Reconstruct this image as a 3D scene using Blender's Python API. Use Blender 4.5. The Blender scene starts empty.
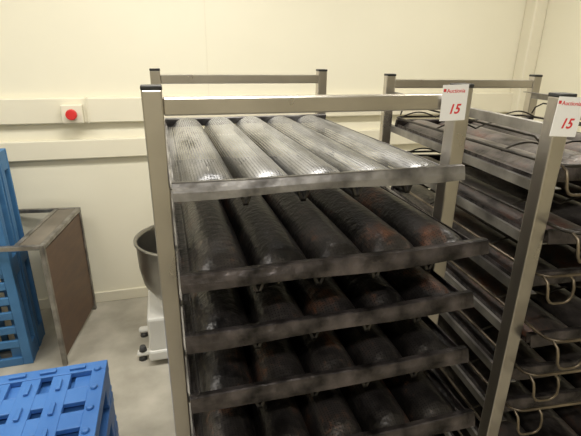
import bpy, bmesh, math, random
from mathutils import Vector, Matrix
random.seed(4)
H = 1.70          # camera height
sc = bpy.context.scene
try:
    sc.view_settings.view_transform = 'Standard'
except Exception: pass
COL = sc.collection

# ---------------------------------------------------------------- materials
def new_mat(name):
    m = bpy.data.materials.new(name); m.use_nodes = True
    return m, m.node_tree.nodes, m.node_tree.links, m.node_tree.nodes['Principled BSDF']

def noise_mat(name, c1, c2, scale=4, metallic=0.0, r1=0.4, r2=0.6, bump=0.0, bscale=40, lo=0.35, hi=0.65, stretch=(1,1,1), spec=0.5):
    m, N, L, P = new_mat(name)
    tc = N.new('ShaderNodeTexCoord'); mp = N.new('ShaderNodeMapping')
    mp.inputs['Scale'].default_value = stretch
    L.new(tc.outputs['Object'], mp.inputs['Vector'])
    n = N.new('ShaderNodeTexNoise'); n.inputs['Scale'].default_value = scale; n.inputs['Detail'].default_value = 6
    L.new(mp.outputs[0], n.inputs['Vector'])
    cr = N.new('ShaderNodeValToRGB')
    cr.color_ramp.elements[0].position = lo; cr.color_ramp.elements[1].position = hi
    cr.color_ramp.elements[0].color = (*c1, 1); cr.color_ramp.elements[1].color = (*c2, 1)
    L.new(n.outputs['Fac'], cr.inputs[0]); L.new(cr.outputs[0], P.inputs['Base Color'])
    mr = N.new('ShaderNodeMapRange'); mr.inputs['To Min'].default_value = r1; mr.inputs['To Max'].default_value = r2
    L.new(n.outputs['Fac'], mr.inputs['Value']); L.new(mr.outputs[0], P.inputs['Roughness'])
    P.inputs['Metallic'].default_value = metallic
    P.inputs['Specular IOR Level'].default_value = spec
    if bump > 0:
        n2 = N.new('ShaderNodeTexNoise'); n2.inputs['Scale'].default_value = bscale; n2.inputs['Detail'].default_value = 4
        L.new(mp.outputs[0], n2.inputs['Vector'])
        b = N.new('ShaderNodeBump'); b.inputs['Strength'].default_value = bump; b.inputs['Distance'].default_value = 0.004
        L.new(n2.outputs['Fac'], b.inputs['Height']); L.new(b.outputs[0], P.inputs['Normal'])
    return m

def perf_mat(name, c1, c2, rust, rust_lo, rust_hi, metallic, r1, r2, pitch=0.006, hole=0.27, see=True, stretch=1.0, bump=.5, valley_dark=True):
    """perforated sheet steel: UV is in metres. see=True: real see-through holes, else holes clogged with soot"""
    m, N, L, P = new_mat(name)
    tc = N.new('ShaderNodeTexCoord'); oi = N.new('ShaderNodeObjectInfo')
    off = N.new('ShaderNodeVectorMath'); off.operation = 'SCALE'; off.inputs[0].default_value = (7, 13, 5)
    L.new(oi.outputs['Random'], off.inputs['Scale'])
    st = N.new('ShaderNodeMapping'); st.inputs['Scale'].default_value = (1, stretch, 1)
    L.new(tc.outputs['Object'], st.inputs['Vector'])
    add = N.new('ShaderNodeVectorMath'); add.operation = 'ADD'
    L.new(st.outputs[0], add.inputs[0]); L.new(off.outputs[0], add.inputs[1])
    n = N.new('ShaderNodeTexNoise'); n.inputs['Scale'].default_value = 13; n.inputs['Detail'].default_value = 9; n.inputs['Roughness'].default_value = .62
    L.new(add.outputs[0], n.inputs['Vector'])
    cr = N.new('ShaderNodeValToRGB'); cr.color_ramp.elements[0].position = .36; cr.color_ramp.elements[1].position = .66
    cr.color_ramp.elements[0].color = (*c1, 1); cr.color_ramp.elements[1].color = (*c2, 1)
    L.new(n.outputs['Fac'], cr.inputs[0])
    n3 = N.new('ShaderNodeTexNoise'); n3.inputs['Scale'].default_value = 6.5; n3.inputs['Detail'].default_value = 10; n3.inputs['Roughness'].default_value = .8
    L.new(add.outputs[0], n3.inputs['Vector'])
    rr = N.new('ShaderNodeMapRange'); rr.inputs['From Min'].default_value = rust_lo; rr.inputs['From Max'].default_value = rust_hi
    L.new(n3.outputs['Fac'], rr.inputs['Value'])
    mix = N.new('ShaderNodeMix'); mix.data_type = 'RGBA'
    L.new(rr.outputs[0], mix.inputs['Factor']); L.new(cr.outputs[0], mix.inputs['A']); mix.inputs['B'].default_value = (*rust, 1)
    colout = mix.outputs['Result']
    if valley_dark:   # sheet colour goes near-black low in the valleys, edge broken by noise
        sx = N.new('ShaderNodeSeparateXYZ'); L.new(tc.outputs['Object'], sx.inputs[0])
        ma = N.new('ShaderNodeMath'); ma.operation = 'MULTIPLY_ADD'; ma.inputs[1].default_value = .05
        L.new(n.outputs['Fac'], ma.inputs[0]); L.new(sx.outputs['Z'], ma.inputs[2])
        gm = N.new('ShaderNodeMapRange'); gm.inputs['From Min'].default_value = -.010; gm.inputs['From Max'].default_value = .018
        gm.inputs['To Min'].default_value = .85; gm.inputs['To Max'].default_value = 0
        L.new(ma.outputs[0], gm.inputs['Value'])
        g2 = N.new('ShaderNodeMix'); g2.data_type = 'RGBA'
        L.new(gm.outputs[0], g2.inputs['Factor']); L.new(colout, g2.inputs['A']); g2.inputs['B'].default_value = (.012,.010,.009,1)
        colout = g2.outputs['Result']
    mr = N.new('ShaderNodeMapRange'); mr.inputs['From Min'].default_value=.3; mr.inputs['From Max'].default_value=.7
    mr.inputs['To Min'].default_value = r1; mr.inputs['To Max'].default_value = r2
    L.new(n3.outputs['Fac'], mr.inputs['Value']); L.new(mr.outputs[0], P.inputs['Roughness'])
    P.inputs['Metallic'].default_value = metallic
    n2 = N.new('ShaderNodeTexNoise'); n2.inputs['Scale'].default_value = 70
    L.new(tc.outputs['Object'], n2.inputs['Vector'])
    b = N.new('ShaderNodeBump'); b.inputs['Strength'].default_value = bump; b.inputs['Distance'].default_value = .003
    L.new(n2.outputs['Fac'], b.inputs['Height']); L.new(b.outputs[0], P.inputs['Normal'])
    if hole > 0:
        uv = N.new('ShaderNodeUVMap'); uv.uv_map = 'UVMap'
        s = N.new('ShaderNodeVectorMath'); s.operation = 'SCALE'; s.inputs['Scale'].default_value = 1/pitch
        f = N.new('ShaderNodeVectorMath'); f.operation = 'FRACTION'
        sub = N.new('ShaderNodeVectorMath'); sub.operation = 'SUBTRACT'; sub.inputs[1].default_value = (.5, .5, 0)
        ln = N.new('ShaderNodeVectorMath'); ln.operation = 'LENGTH'
        lt = N.new('ShaderNodeMath'); lt.operation = 'LESS_THAN'; lt.inputs[1].default_value = hole
        L.new(uv.outputs[0], s.inputs[0]); L.new(s.outputs[0], f.inputs[0]); L.new(f.outputs[0], sub.inputs[0])
        L.new(sub.outputs[0], ln.inputs[0]); L.new(ln.outputs['Value'], lt.inputs[0])
        if see:
            tr = N.new('ShaderNodeBsdfTransparent'); ms = N.new('ShaderNodeMixShader')
            L.new(lt.outputs[0], ms.inputs[0]); L.new(P.outputs[0], ms.inputs[1]); L.new(tr.outputs[0], ms.inputs[2])
            L.new(ms.outputs[0], N['Material Output'].inputs['Surface'])
        else:
            mx = N.new('ShaderNodeMix'); mx.data_type = 'RGBA'
            L.new(lt.outputs[0], mx.inputs['Factor']); L.new(colout, mx.inputs['A']); mx.inputs['B'].default_value = (.004,.004,.004,1)
            colout = mx.outputs['Result']
    L.new(colout, P.inputs['Base Color'])
    return m

M_wall  = noise_mat('cream_wall_panel', (.79,.75,.61), (.82,.78,.64), 1.2, 0, .45, .55, .05, 15)
M_trunk = noise_mat('cream_trunking', (.75,.705,.57), (.78,.735,.60), 2, 0, .35, .45)
M_ceil  = noise_mat('white_ceiling', (.80,.79,.74), (.84,.83,.78), 2, 0, .6, .7)
M_floor = noise_mat('grey_concrete_floor', (.32,.30,.25), (.46,.43,.365), 5, 0, .35, .6, .15, 60)
M_steel = noise_mat('brushed_stainless', (.46,.43,.39), (.56,.525,.48), 5, .95, .22, .36, .03, 30)
M_rail  = noise_mat('dull_steel_rail', (.16,.15,.14), (.42,.40,.37), 9, .85, .35, .6, .1, 60)
M_cap   = noise_mat('black_plastic_cap', (.012,.012,.013), (.03,.03,.03), 8, 0, .4, .6)
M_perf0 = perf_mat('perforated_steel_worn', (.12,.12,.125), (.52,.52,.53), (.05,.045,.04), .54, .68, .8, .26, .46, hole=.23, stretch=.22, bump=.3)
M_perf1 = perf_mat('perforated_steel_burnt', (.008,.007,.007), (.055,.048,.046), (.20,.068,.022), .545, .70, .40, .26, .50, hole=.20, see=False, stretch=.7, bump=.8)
M_rim0  = noise_mat('rim_worn_steel', (.09,.085,.085), (.32,.31,.31), 14, .8, .3, .5, .3, 50, .35,.6)
M_rim1  = noise_mat('rim_burnt_steel', (.014,.012,.012), (.14,.12,.12), 18, .6, .28, .5, .8, 60, .38,.78)
M_tab   = noise_mat('burnt_tab_steel', (.012,.011,.010), (.05,.045,.04), 16, .5, .4, .6)
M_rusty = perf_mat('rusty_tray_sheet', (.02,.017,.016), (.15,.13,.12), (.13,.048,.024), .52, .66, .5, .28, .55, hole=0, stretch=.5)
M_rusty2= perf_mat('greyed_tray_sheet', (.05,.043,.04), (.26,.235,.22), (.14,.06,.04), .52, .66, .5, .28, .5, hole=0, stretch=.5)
M_wire  = noise_mat('wire_dark', (.02,.018,.016), (.08,.07,.06), 14, .7, .35, .55)
M_brass = noise_mat('wire_browned_steel', (.05,.038,.028), (.26,.215,.16), 10, .85, .3, .5)
M_blue  = noise_mat('blue_plastic', (.035,.14,.42), (.055,.18,.49), 5, 0, .4, .55, .1, 40)
M_blue2 = noise_mat('faded_blue_plastic', (.04,.14,.31), (.06,.19,.39), 5, 0, .45, .6)
M_brown = noise_mat('brown_board', (.085,.045,.028), (.13,.075,.046), 7, 0, .4, .6, .1, 60, stretch=(1,1,4))
M_top   = noise_mat('grey_brown_top_board', (.13,.11,.085), (.20,.175,.14), 5, 0, .4, .6)
M_white = noise_mat('white_enamel', (.66,.65,.61), (.74,.73,.69), 5, 0, .3, .4)
M_red   = noise_mat('red_plastic', (.55,.02,.02), (.62,.03,.03), 5, 0, .3, .4)
M_paper = noise_mat('label_paper', (.86,.85,.84), (.92,.91,.90), 3, 0, .5, .6)
M_ink   = noise_mat('red_ink', (.65,.03,.04), (.75,.05,.05), 5, 0, .5, .6)
M_rubber= noise_mat('grey_rubber', (.05,.05,.05), (.09,.09,.09), 5, 0, .6, .8)
M_bowl  = noise_mat('bowl_steel', (.26,.25,.235), (.36,.35,.325), 5, .95, .25, .4)

# ---------------------------------------------------------------- helpers
def bm_box(bm, c, s, mi=0, rz=0.0, taper=None):
    r = bmesh.ops.create_cube(bm, size=1.0)
    M = Matrix.Translation(c) @ Matrix.Rotation(rz, 4, 'Z') @ Matrix.Diagonal((s[0], s[1], s[2], 1))
    bmesh.ops.transform(bm, matrix=M, verts=r['verts'])
    for f in {f for v in r['verts'] for f in v.link_faces}: f.material_index = mi
    return r['verts']

def bm_cyl(bm, c, r1, r2, h, mi=0, axis='Z', seg=24):
    r = bmesh.ops.create_cone(bm, cap_ends=True, segments=seg, radius1=r1, radius2=r2, depth=h)
    R = Matrix.Identity(4)
    if axis == 'X': R = Matrix.Rotation(math.pi/2, 4, 'Y')
    if axis == 'Y': R = Matrix.Rotation(math.pi/2, 4, 'X')
    bmesh.ops.transform(bm, matrix=Matrix.Translation(c) @ R, verts=r['verts'])
    for f in {f for v in r['verts'] for f in v.link_faces}:
        f.material_index = mi
        if len(f.verts) == 4: f.smooth = True

def bm_obj(name, bm, mats, loc=(0,0,0), rz=0.0, parent=None, bevel=0.0):
    me = bpy.data.meshes.new(name); bm.to_mesh(me); bm.free()
    for m in mats: me.materials.append(m)
    o = bpy.data.objects.new(name, me); COL.objects.link(o)
    o.location = loc; o.rotation_euler = (0, 0, rz)
    if parent: o.parent = parent
    if bevel > 0:
        md = o.modifiers.new('bevel', 'BEVEL'); md.width = bevel; md.segments = 2; md.limit_method = 'ANGLE'
    return o

def empty(name, loc, rz=0.0):
    e = bpy.data.objects.new(name, None); e.empty_display_size = .1
    COL.objects.link(e); e.location = loc; e.rotation_euler = (0,0,rz); return e

def box_obj(name, c, s, mat, bevel=0.0, parent=None):
    bm = bmesh.new(); bm_box(bm, (0,0,0), s)
    return bm_obj(name, bm, [mat], c, 0, parent, bevel)

def wire(name, pts, rad, mat, parent=None, cyclic=False, loc=(0,0,0), rz=0.0):
    cu = bpy.data.curves.new(name, 'CURVE'); cu.dimensions = '3D'; cu.bevel_depth = rad; cu.bevel_resolution = 2
    sp = cu.splines.new('POLY'); sp.points.add(len(pts)-1)
    for p, q in zip(sp.points, pts): p.co = (*q, 1)
    sp.use_cyclic_u = cyclic; sp.use_smooth = True
    cu.materials.append(mat)
    o = bpy.data.objects.new(name, cu); COL.objects.link(o); o.location = loc; o.rotation_euler = (0,0,rz)
    if parent: o.parent = parent
    return o

# ---------------------------------------------------------------- room
WY, WX, LX, FY, CZ = 3.05, 2.80, -2.6, -2.4, 2.9
t = .1
box_obj('floor', ((WX+LX)/2, (WY+FY)/2, -t/2), (WX-LX+2*t, WY-FY+2*t, t), M_floor)
box_obj('ceiling', ((WX+LX)/2, (WY+FY)/2, CZ+t/2), (WX-LX+2*t, WY-FY+2*t, t), M_ceil)
box_obj('wall_back', ((WX+LX)/2, WY+t/2, CZ/2), (WX-LX, t, CZ), M_wall)
box_obj('wall_front', ((WX+LX)/2, FY-t/2, CZ/2), (WX-LX, t, CZ), M_wall)
box_obj('wall_right', (WX+t/2, (WY+FY)/2, CZ/2), (t, WY-FY+2*t, CZ), M_wall)
box_obj('wall_left', (LX-t/2, (WY+FY)/2, CZ/2), (t, WY-FY+2*t, CZ), M_wall)
box_obj('trim_1', ((WX+LX)/2, WY-.022, 1.36), (WX-LX, .044, .15), M_trunk, .006)
box_obj('trim_2', ((WX+LX)/2, WY-.02, 1.12), (WX-LX, .04, .12), M_trunk, .006)
box_obj('trim_3', (WX-.055, WY-.055, CZ/2), (.11, .11, CZ), M_trunk, .012)
box_obj('baseboard_back', ((WX+LX)/2, WY-.008, .04), (WX-LX, .016, .08), M_trunk, .004)
box_obj('trim_4', (.30, WY-.001, 2.17), (.005, .002, 1.46), M_trunk)
box_obj('trim_5', (-.45, WY-.025, 1.36), (.008, .052, .156), M_trunk)

# red emergency button
e = empty('emergency_stop_button', (-.53, WY-.044, 1.345))
box_obj('housing', (0,-.025,0), (.12,.05,.11), M_trunk, .006, e)
bm = bmesh.new(); bm_cyl(bm, (0,-.058,0), .022, .022, .016, 0, 'Y'); bm_cyl(bm, (0,-.078,0), .033, .030, .026, 1, 'Y')
bm_obj('mushroom_knob', bm, [M_white, M_red], (0,0,0), 0, e, .004)

# ---------------------------------------------------------------- racks
PW = .036
def make_rack(fl, rz, top, guide_z, W=.64, D=.90, label=None):
    e = empty('bakery_rack', (fl[0], fl[1], 0), rz)
    bm = bmesh.new(); base = .14
    for x in (0, W):
        for y in (0, D):
            bm_box(bm, (x, y, (top-.006+base)/2), (PW, PW, top-.006-base))
    for y in (0, D):
        bm_box(bm, (W/2, y, top-.036), (W-PW, .03, .032))
        bm_box(bm, (W/2, y, base+.02), (W-PW, .034, .04))
    for x in (0, W):
        bm_box(bm, (x, D/2, base+.02), (.034, D-PW, .04))
    bm_obj('frame', bm, [M_steel], (0,0,0), 0, e, .003)
    bm = bmesh.new()
    for x in (0, W):
        for y in (0, D):
            bm_box(bm, (x, y, top-.003), (PW+.001, PW+.001, .008))
    bm_obj('post_caps', bm, [M_cap], (0,0,0), 0, e, .002)
    bm = bmesh.new()
    for z in guide_z:
        for s, x in ((1, PW/2-.0025), (-1, W-PW/2+.0025)):
            bm_box(bm, (x + s*.009, D/2, z-.001), (.018, D+PW-.004, .002))
            bm_box(bm, (x, D/2, z-.012), (.002, D+PW-.004, .024))
    bm_obj('tray_guides', bm, [M_rail], (0,0,0), 0, e)
    bm = bmesh.new()
    for x in (0, W):
        for y in (0, D):
            bm_cyl(bm, (x, y, .05), .05, .05, .03, 0, 'X')
            bm_cyl(bm, (x, y, .05), .012, .012, .05, 1, 'X')
            for sx in (-.022, .022): bm_box(bm, (x+sx, y, .085), (.004, .045, .09), 1)
            bm_box(bm, (x, y, .133), (.06,.06,.014), 1)
    bm_obj('castors', bm, [M_rubber, M_steel], (0,0,0), 0, e)
    return e

def make_label(e, x, z, tilt, w=.062, h=.074):
    l = bpy.data.objects.new('price_label', None); COL.objects.link(l); l.parent = e
    l.location = (x, -PW/2-.003, z); l.rotation_euler = (math.pi/2, tilt, 0)
    bm = bmesh.new(); bm_box(bm, (0,0,0), (w, h, .0012))
    bm_obj('paper', bm, [M_paper], (0,0,0), 0, l)
    for nm, txt, sz, p in (('heading','Auctionia',.0115,(-.021,h/2-.016)), ('number','15',.028,(-.013,-.022))):
        cu = bpy.data.curves.new(nm, 'FONT'); cu.body = txt; cu.size = sz; cu.extrude = .0003; cu.shear = .25 if nm=='number' else 0
        cu.materials.append(M_ink)
        if nm == 'number': cu.offset = .0006
        o = bpy.data.objects.new(nm, cu); COL.objects.link(o); o.parent = l; o.location = (p[0], p[1], .0009)
    bm = bmesh.new(); bm_box(bm, (-.026, h/2-.011, .0009), (.006,.006,.0006))
    bm_obj('logo', bm, [M_ink], (0,0,0), 0, l)

zlev = [-.217-.128*i for i in range(10)]
r1 = make_rack((-.017, .85), 0, H-.055, [H+z-.026 for z in zlev])
make_label(r1, .64-.028, H-.055-.037, math.radians(-1))
A2 = math.radians(-5.5)
FL2 = (.778, .735)
z2 = [-.237-.128*i for i in range(9)]
r2 = make_rack(FL2, A2, H-.067, [H-.135] + [H+z-.026 for z in z2])
make_label(r2, .004, H-.067-.044, math.radians(3), .06, .078)

# ---------------------------------------------------------------- perforated trays
def make_tray(name, loc, rz, w, Ln, nh, depth, mats, seed, rim_h=.027, warp=.003, rise=.012, tabs=True):
    rnd = random.Random(seed)
    ph = [rnd.uniform(0, 6.28) for _ in range(4)]
    tilt = [rnd.uniform(-.003, .003) for _ in range(nh)]
    wz = lambda x, y: warp*(math.sin(x*7+ph[0])*.6 + math.sin(x*17+ph[1])*.25)*max(0, 1-y*6) + warp*.4*math.sin(y*9+ph[2])
    prof = [(.003, -.024, 0, 0), (.016, -.024, 0, 0)]
    e0 = .018; p = (w-2*e0)/nh; seg = 20
    for k in range(nh):
        for j in range(seg+1):
            if k and j == 0: continue
            a = math.pi*j/seg; tt = -math.cos(a)
            hgt = math.sin(a)**.9
            z = -depth + depth*hgt
            if (k == 0 and tt < 0) or (k == nh-1 and tt > 0): z = max(z, -.024)
            prof.append((e0 + p*(k+.5+tt*.485), z, hgt, k))
    prof += [(w-.016, -.024, 0, 0), (w-.003, -.024, 0, 0)]
    s = [0]
    for a, b in zip(prof, prof[1:]): s.append(s[-1] + math.hypot(b[0]-a[0], b[1]-a[1]))
    bm = bmesh.new(); uvl = bm.loops.layers.uv.new('UVMap')
    ny = 36; ys = [.005 + (Ln-.01)*(i/ny) for i in range(ny+1)]
    ys = sorted(set(ys + [.012, .02, .035, Ln-.012, Ln-.02, Ln-.035])); ny = len(ys)-1
    g = []
    for y in ys:
        d = min(y, Ln-y); k_ = min(1, max(0, (d-.005)/.04)); k_ = k_*k_*(3-2*k_)
        g.append([bm.verts.new((x, y, z + hg*(rise+tilt[kk])*k_ + wz(x, y)*(1 if hg > .2 else .3))) for x, z, hg, kk in prof])
    for i in range(ny):
        for j in range(len(prof)-1):
            f = bm.faces.new((g[i][j], g[i][j+1], g[i+1][j+1], g[i+1][j])); f.smooth = True
            for lp, (sj, yi) in zip(f.loops, ((s[j],ys[i]),(s[j+1],ys[i]),(s[j+1],ys[i+1]),(s[j],ys[i+1]))):
                lp[uvl].uv = (sj, yi)
    # front and rear rim: folded channel, leaning and slightly bent
    def rim(y0, sgn):
        cs = [(.006,-.024),(.014,-.001),(.012,.0015),(.001,.0025),(-.002,.001),(-.0075,-rim_h*.5),(-.010,-rim_h),(-.007,-rim_h-.001),(-.002,-.006)]
        n = 24; rows = []
        for i in range(n+1):
            x = w*i/n; sw = 1 + .10*math.sin(x*13+ph[3])
            rows.append([bm.verts.new((x, y0+sgn*cy, cz*sw+wz(x,0)*1.3)) for cy, cz in cs])
        m = len(cs)
        for i in range(n):
            for j in range(m):
                k = (j+1) % m
                f = bm.faces.new((rows[i][j], rows[i+1][j], rows[i+1][k], rows[i][k]))
                f.material_index = 1
        for rw in (rows[0], rows[-1]):
            f = bm.faces.new(rw); f.material_index = 1
    rim(0, 1); rim(Ln, -1)
    for x in (.003, w-.003):
        bm_box(bm, (x, Ln/2, -.020), (.003, Ln-.03, .010), 1)
    if tabs:   # V-shaped valley ends showing under the front rim
        for k in range(1, nh):
            x = e0 + p*k
            for sx in (-1, 1):
                v = bm_box(bm, (0,0,0), (.005, .012, .026), 2)
                bmesh.ops.transform(bm, matrix=Matrix.Translation((x+sx*.0062, .002, -rim_h-.009)) @ Matrix.Rotation(sx*math.radians(22), 4, 'Y'), verts=v)
            bm_box(bm, (x, .002, -rim_h-.0195), (.010, .012, .004), 2)
    bmesh.ops.recalc_face_normals(bm, faces=[f for f in bm.faces if f.material_index >= 1])
    return bm_obj(name, bm, mats, loc, rz)

yf = [.775, .670, .685, .670, .617, .66, .68, .655, .67, .66]
for i, (y, z) in enumerate(zip(yf, zlev)):
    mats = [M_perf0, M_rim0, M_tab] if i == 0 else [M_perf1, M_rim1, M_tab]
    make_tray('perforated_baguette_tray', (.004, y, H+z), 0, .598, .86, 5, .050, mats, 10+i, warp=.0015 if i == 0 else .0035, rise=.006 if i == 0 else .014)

# rack 2 : rusty trays held in wire frames
c, s_ = math.cos(A2), math.sin(A2)
def w2(x, y, z): return (FL2[0]+c*x-s_*y, FL2[1]+s_*x+c*y, z)
for i, z in enumerate(z2):
    off = [.0,-.07,-.02,-.09,-.05,-.03,-.08,-.02,-.05][i]
    e = empty('wire_framed_baguette_tray', w2(.021, off, H+z), A2)
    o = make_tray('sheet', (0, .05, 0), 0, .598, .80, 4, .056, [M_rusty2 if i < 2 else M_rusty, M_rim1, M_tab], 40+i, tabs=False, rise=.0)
    o.parent = e
    pts = []
    R = .035; x0, x1, y0, y1 = .006, .592, -.005, .88
    for cx, cy, a0 in ((x1-R, y0+R, -90), (x1-R, y1-R, 0), (x0+R, y1-R, 90), (x0+R, y0+R, 180)):
        for k in range(7):
            a = math.radians(a0 + 15*k); lift = .02 if cy < .4 else .008
            pts.append((cx+R*math.cos(a), cy+R*math.sin(a), lift*1.0))
    wire('frame_wire', pts, .0042, M_wire if i < 2 else M_brass, e, True)
    for yy in (.20, .55, .83):
        q = []
        for k in range(49):
            u = k/48; q.append((.01+.578*u, yy, .012 + .020*abs(math.sin(u*math.pi*4))))
        wire('cross_wire', q, .0028, M_wire, e)
    if i == 0:      # raised basket rail on the top tray
        q = []
        for k in range(13):
            a = math.pi*k/12; q.append((.012 , .44-.40*math.cos(a), .022+.045*min(1, 2.2*math.sin(a))))
        wire('raised_side_wire', q, .003, M_wire, e)
        q = [(p_[0]+.575, p_[1], p_[2]) for p_ in q]
        wire('raised_side_wire', q, .003, M_wire, e)
    for xx in (.05, .30, .55):
        wd = .034
        lp = [(xx-wd,.0,.02),(xx-wd,-.016,.012),(xx-wd,-.022,-.004),(xx-wd+.002,-.024,-.024),(xx-wd+.010,-.024,-.036),(xx-wd+.020,-.024,-.040),
              (xx+wd-.020,-.024,-.040),(xx+wd-.010,-.024,-.036),(xx+wd-.002,-.024,-.024),(xx+wd,-.022,-.004),(xx+wd,-.016,.012),(xx+wd,.0,.02)]
        wire('end_loop', lp, .0034, M_brass, e)

# ---------------------------------------------------------------- blue plastic pallets
def bm_pallet(bm, Lx, Ly, Hh, z0=0, lugs=True, dense=False):
    dk = .022
    fx = .05
    for y in (-Ly/2+fx/2, Ly/2-fx/2): bm_box(bm, (0, y, z0+Hh-dk/2), (Lx, fx, dk))
    for x in (-Lx/2+fx/2, Lx/2-fx/2): bm_box(bm, (x, 0, z0+Hh-dk/2), (fx, Ly-2*fx, dk))
    nx = max(3, int((Lx-2*fx)/.085)); st = (Lx-2*fx)/nx
    for k in range(1, nx):
        bm_box(bm, (-Lx/2+fx+st*k, 0, z0+Hh-dk/2-.001), (.062 if dense else .045, Ly-2*fx, dk-.002))
    nyy = max(3, int((Ly-2*fx)/.11)); st2 = (Ly-2*fx)/nyy
    for k in range(1, nyy):
        bm_box(bm, (0, -Ly/2+fx+st2*k, z0+Hh-dk/2-.003), (Lx-2*fx, .075 if dense else .035, dk-.003))
    if dense:
        bm_box(bm, (0, 0, z0+Hh-.042), (Lx-.03, Ly-.03, .006))
        for k in range(nyy):
            for j in range(nx-1):
                bm_box(bm, (-Lx/2+fx+st*(j+1), -Ly/2+fx+st2*(k+.5), z0+Hh+.004), (.016, .055, .010))
    fw = .11
    for x in (-Lx/2+fw/2, 0, Lx/2-fw/2):
        for y in (-Ly/2+fw/2, 0, Ly/2-fw/2):
            bm_box(bm, (x, y, z0+(Hh-dk)/2+.008), (fw-.004, fw-.004, Hh-dk-.018))
    for y in (-Ly/2+fw/2, 0, Ly/2-fw/2): bm_box(bm, (0, y, z0+.009), (Lx, fw, .018))
    for sx in (-1, 1): bm_box(bm, (sx*(Lx/2-.006), 0, z0+Hh-.035), (.012, Ly, .03))
    for sy in (-1, 1): bm_box(bm, (0, sy*(Ly/2-.006), z0+Hh-.035), (Lx-.024, .012, .03))
    if lugs:
        for k in range(int(Ly/.1)):
            for sx in (-1, 1):
                bm_cyl(bm, (sx*(Lx/2-.03), -Ly/2+.05+.1*k, z0+Hh+.005), .014, .010, .010, 0, 'Z', 12)
        for k in range(int(Lx/.1)):
            for sy in (-1, 1):
                bm_box(bm, (-Lx/2+.1+.1*k, sy*(Ly/2-.028), z0+Hh+.005), (.055,.018,.010))

for i in range(4):
    bm = bmesh.new(); bm_pallet(bm, .6, .8, .138, 0, i == 3, True)
    bm_obj('blue_plastic_pallet', bm, [M_blue], (-.586, 1.135, .1505*i), math.radians(0), None, .004)
# standing pallets in the trolley
for i in range(2):
    bm = bmesh.new(); bm_pallet(bm, 1.2, .75, .14, 0, False)
    o = bm_obj('faded_blue_pallet', bm, [M_blue2], (0,0,0), 0, None, .004)
    o.matrix_world = Matrix.Translation((-1.22, 2.56+.16*i, .60+.0)) @ Matrix(((0,1,0,0),(0,0,-1,0),(-1,0,0,0),(0,0,0,1)))

# ---------------------------------------------------------------- trolley with brown side panel
e = empty('panel_sided_trolley', (-.665, 2.36, 0), math.radians(-8))
bm = bmesh.new(); a = .024; TL, TD, TH = 1.02, .60, .755
for x in (-TL, 0):
    for y in (0, TD): bm_box(bm, (x, y, TH/2), (a, a, TH))
for y in (0, TD): bm_box(bm, (-TL/2, y, TH-a/2), (TL-a, a, a))
for x in (-TL, 0, -.13): bm_box(bm, (x, TD/2, TH-a/2), (a, TD-a, a))
bm_obj('angle_frame', bm, [M_rail], (0,0,0), 0, e, .002)
box_obj('brown_panel', (-.002, TD/2, .38), (.014, TD-a-.002, .68), M_brown, .001, e)
box_obj('top_board', (-.065, TD/2, TH-.012), (.105, TD-a-.002, .016), M_top, .001, e)

# ---------------------------------------------------------------- spiral dough mixer behind the rack
e = empty('dough_mixer', (.055, 2.42, 0))
bm = bmesh.new()
prof = [(.02,.40),(.14,.40),(.20,.43),(.245,.50),(.262,.60),(.266,.74),(.276,.745),(.276,.757),(.262,.757),(.256,.74),(.25,.60),(.235,.51),(.19,.445),(.0,.42)]
prof = [(r, z-.045) for r, z in prof]
seg = 48; rings = []
for r, z in prof:
    rings.append([bm.verts.new((r*math.cos(2*math.pi*k/seg), r*math.sin(2*math.pi*k/seg), z)) for k in range(seg)])
for i in range(len(rings)-1):
    for k in range(seg):
        f = bm.faces.new((rings[i][k], rings[i][(k+1)%seg], rings[i+1][(k+1)%seg], rings[i+1][k])); f.smooth = True
bm_obj('bowl', bm, [M_bowl], (0,0,0), 0, e)
bm = bmesh.new()
bm_cyl(bm, (0,0,.32), .20, .15, .09)
bm_box(bm, (.06,0,.20), (.60,.40,.22))
bm_box(bm, (.42,0,.55), (.26,.36,1.02))
bm_box(bm, (.18,0,1.0), (.56,.30,.20))
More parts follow.
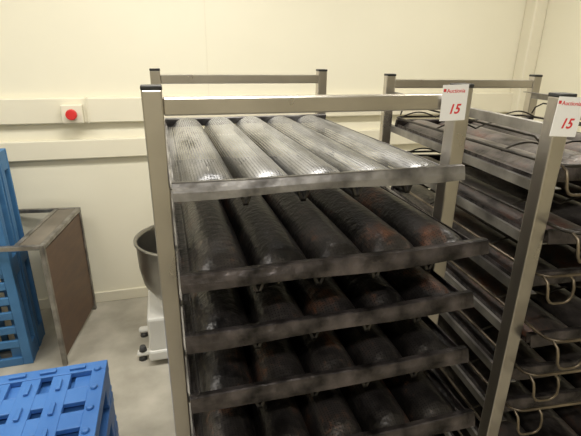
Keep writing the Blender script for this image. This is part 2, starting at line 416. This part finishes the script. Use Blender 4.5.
bm_box(bm, (-.20,-.12,.045), (.24,.05,.03)); bm_box(bm, (-.20,.12,.045), (.24,.05,.03))
bm_box(bm, (.08,0,.07), (.66,.42,.07))
bm_obj('body', bm, [M_white], (0,0,0), 0, e, .02)
bm = bmesh.new()
for x in (-.29, .38):
    for y in (-.12, .12): bm_cyl(bm, (x, y, .015), .024, .018, .03)
bm_cyl(bm, (-.285,-.12,.075), .022, .016, .03)
bm_obj('feet', bm, [M_rubber], (0,0,0), 0, e)
bm = bmesh.new(); bm_cyl(bm, (0,0,.70), .016, .016, .42)
bm_obj('spiral_shaft', bm, [M_steel], (0,0,0), 0, e)

# ---------------------------------------------------------------- ceiling lights
def lamp(x, y, power):
    e = empty('fluorescent_ceiling_light', (x, y, CZ))
    box_obj('housing', (0,0,-.03), (1.3,.22,.06), M_white, .006, e)
    ld = bpy.data.lights.new('tubes', 'AREA'); ld.shape = 'RECTANGLE'; ld.size = 1.22; ld.size_y = .16
    ld.energy = power; ld.color = (1.0, .965, .89)
    o = bpy.data.objects.new('tubes', ld); COL.objects.link(o); o.parent = e; o.location = (0,0,-.066)
lamp(.1, 1.75, 37); lamp(.1, -.6, 31); lamp(1.9, 1.75, 21); lamp(-1.6, 1.4, 30)

w = bpy.data.worlds.new('world'); sc.world = w; w.use_nodes = True
w.node_tree.nodes['Background'].inputs[0].default_value = (.8,.8,.78,1); w.node_tree.nodes['Background'].inputs[1].default_value = .3

# ---------------------------------------------------------------- camera
psi, th, r = math.radians(16), math.radians(20.4), .0135
F = Vector((math.sin(psi)*math.cos(th), math.cos(psi)*math.cos(th), -math.sin(th)))
R = Vector((math.cos(psi), -math.sin(psi), 0)); U = R.cross(F)
Cr = math.cos(r)*R + math.sin(r)*U; Cu = -math.sin(r)*R + math.cos(r)*U
cd = bpy.data.cameras.new('camera'); cd.sensor_width = 36; cd.lens = 440/581*36; cd.clip_start = .02
co = bpy.data.objects.new('camera', cd); COL.objects.link(co)
M = Matrix((Cr, Cu, -F)).transposed().to_4x4(); M.translation = (0, 0, H)
co.matrix_world = M
sc.camera = co
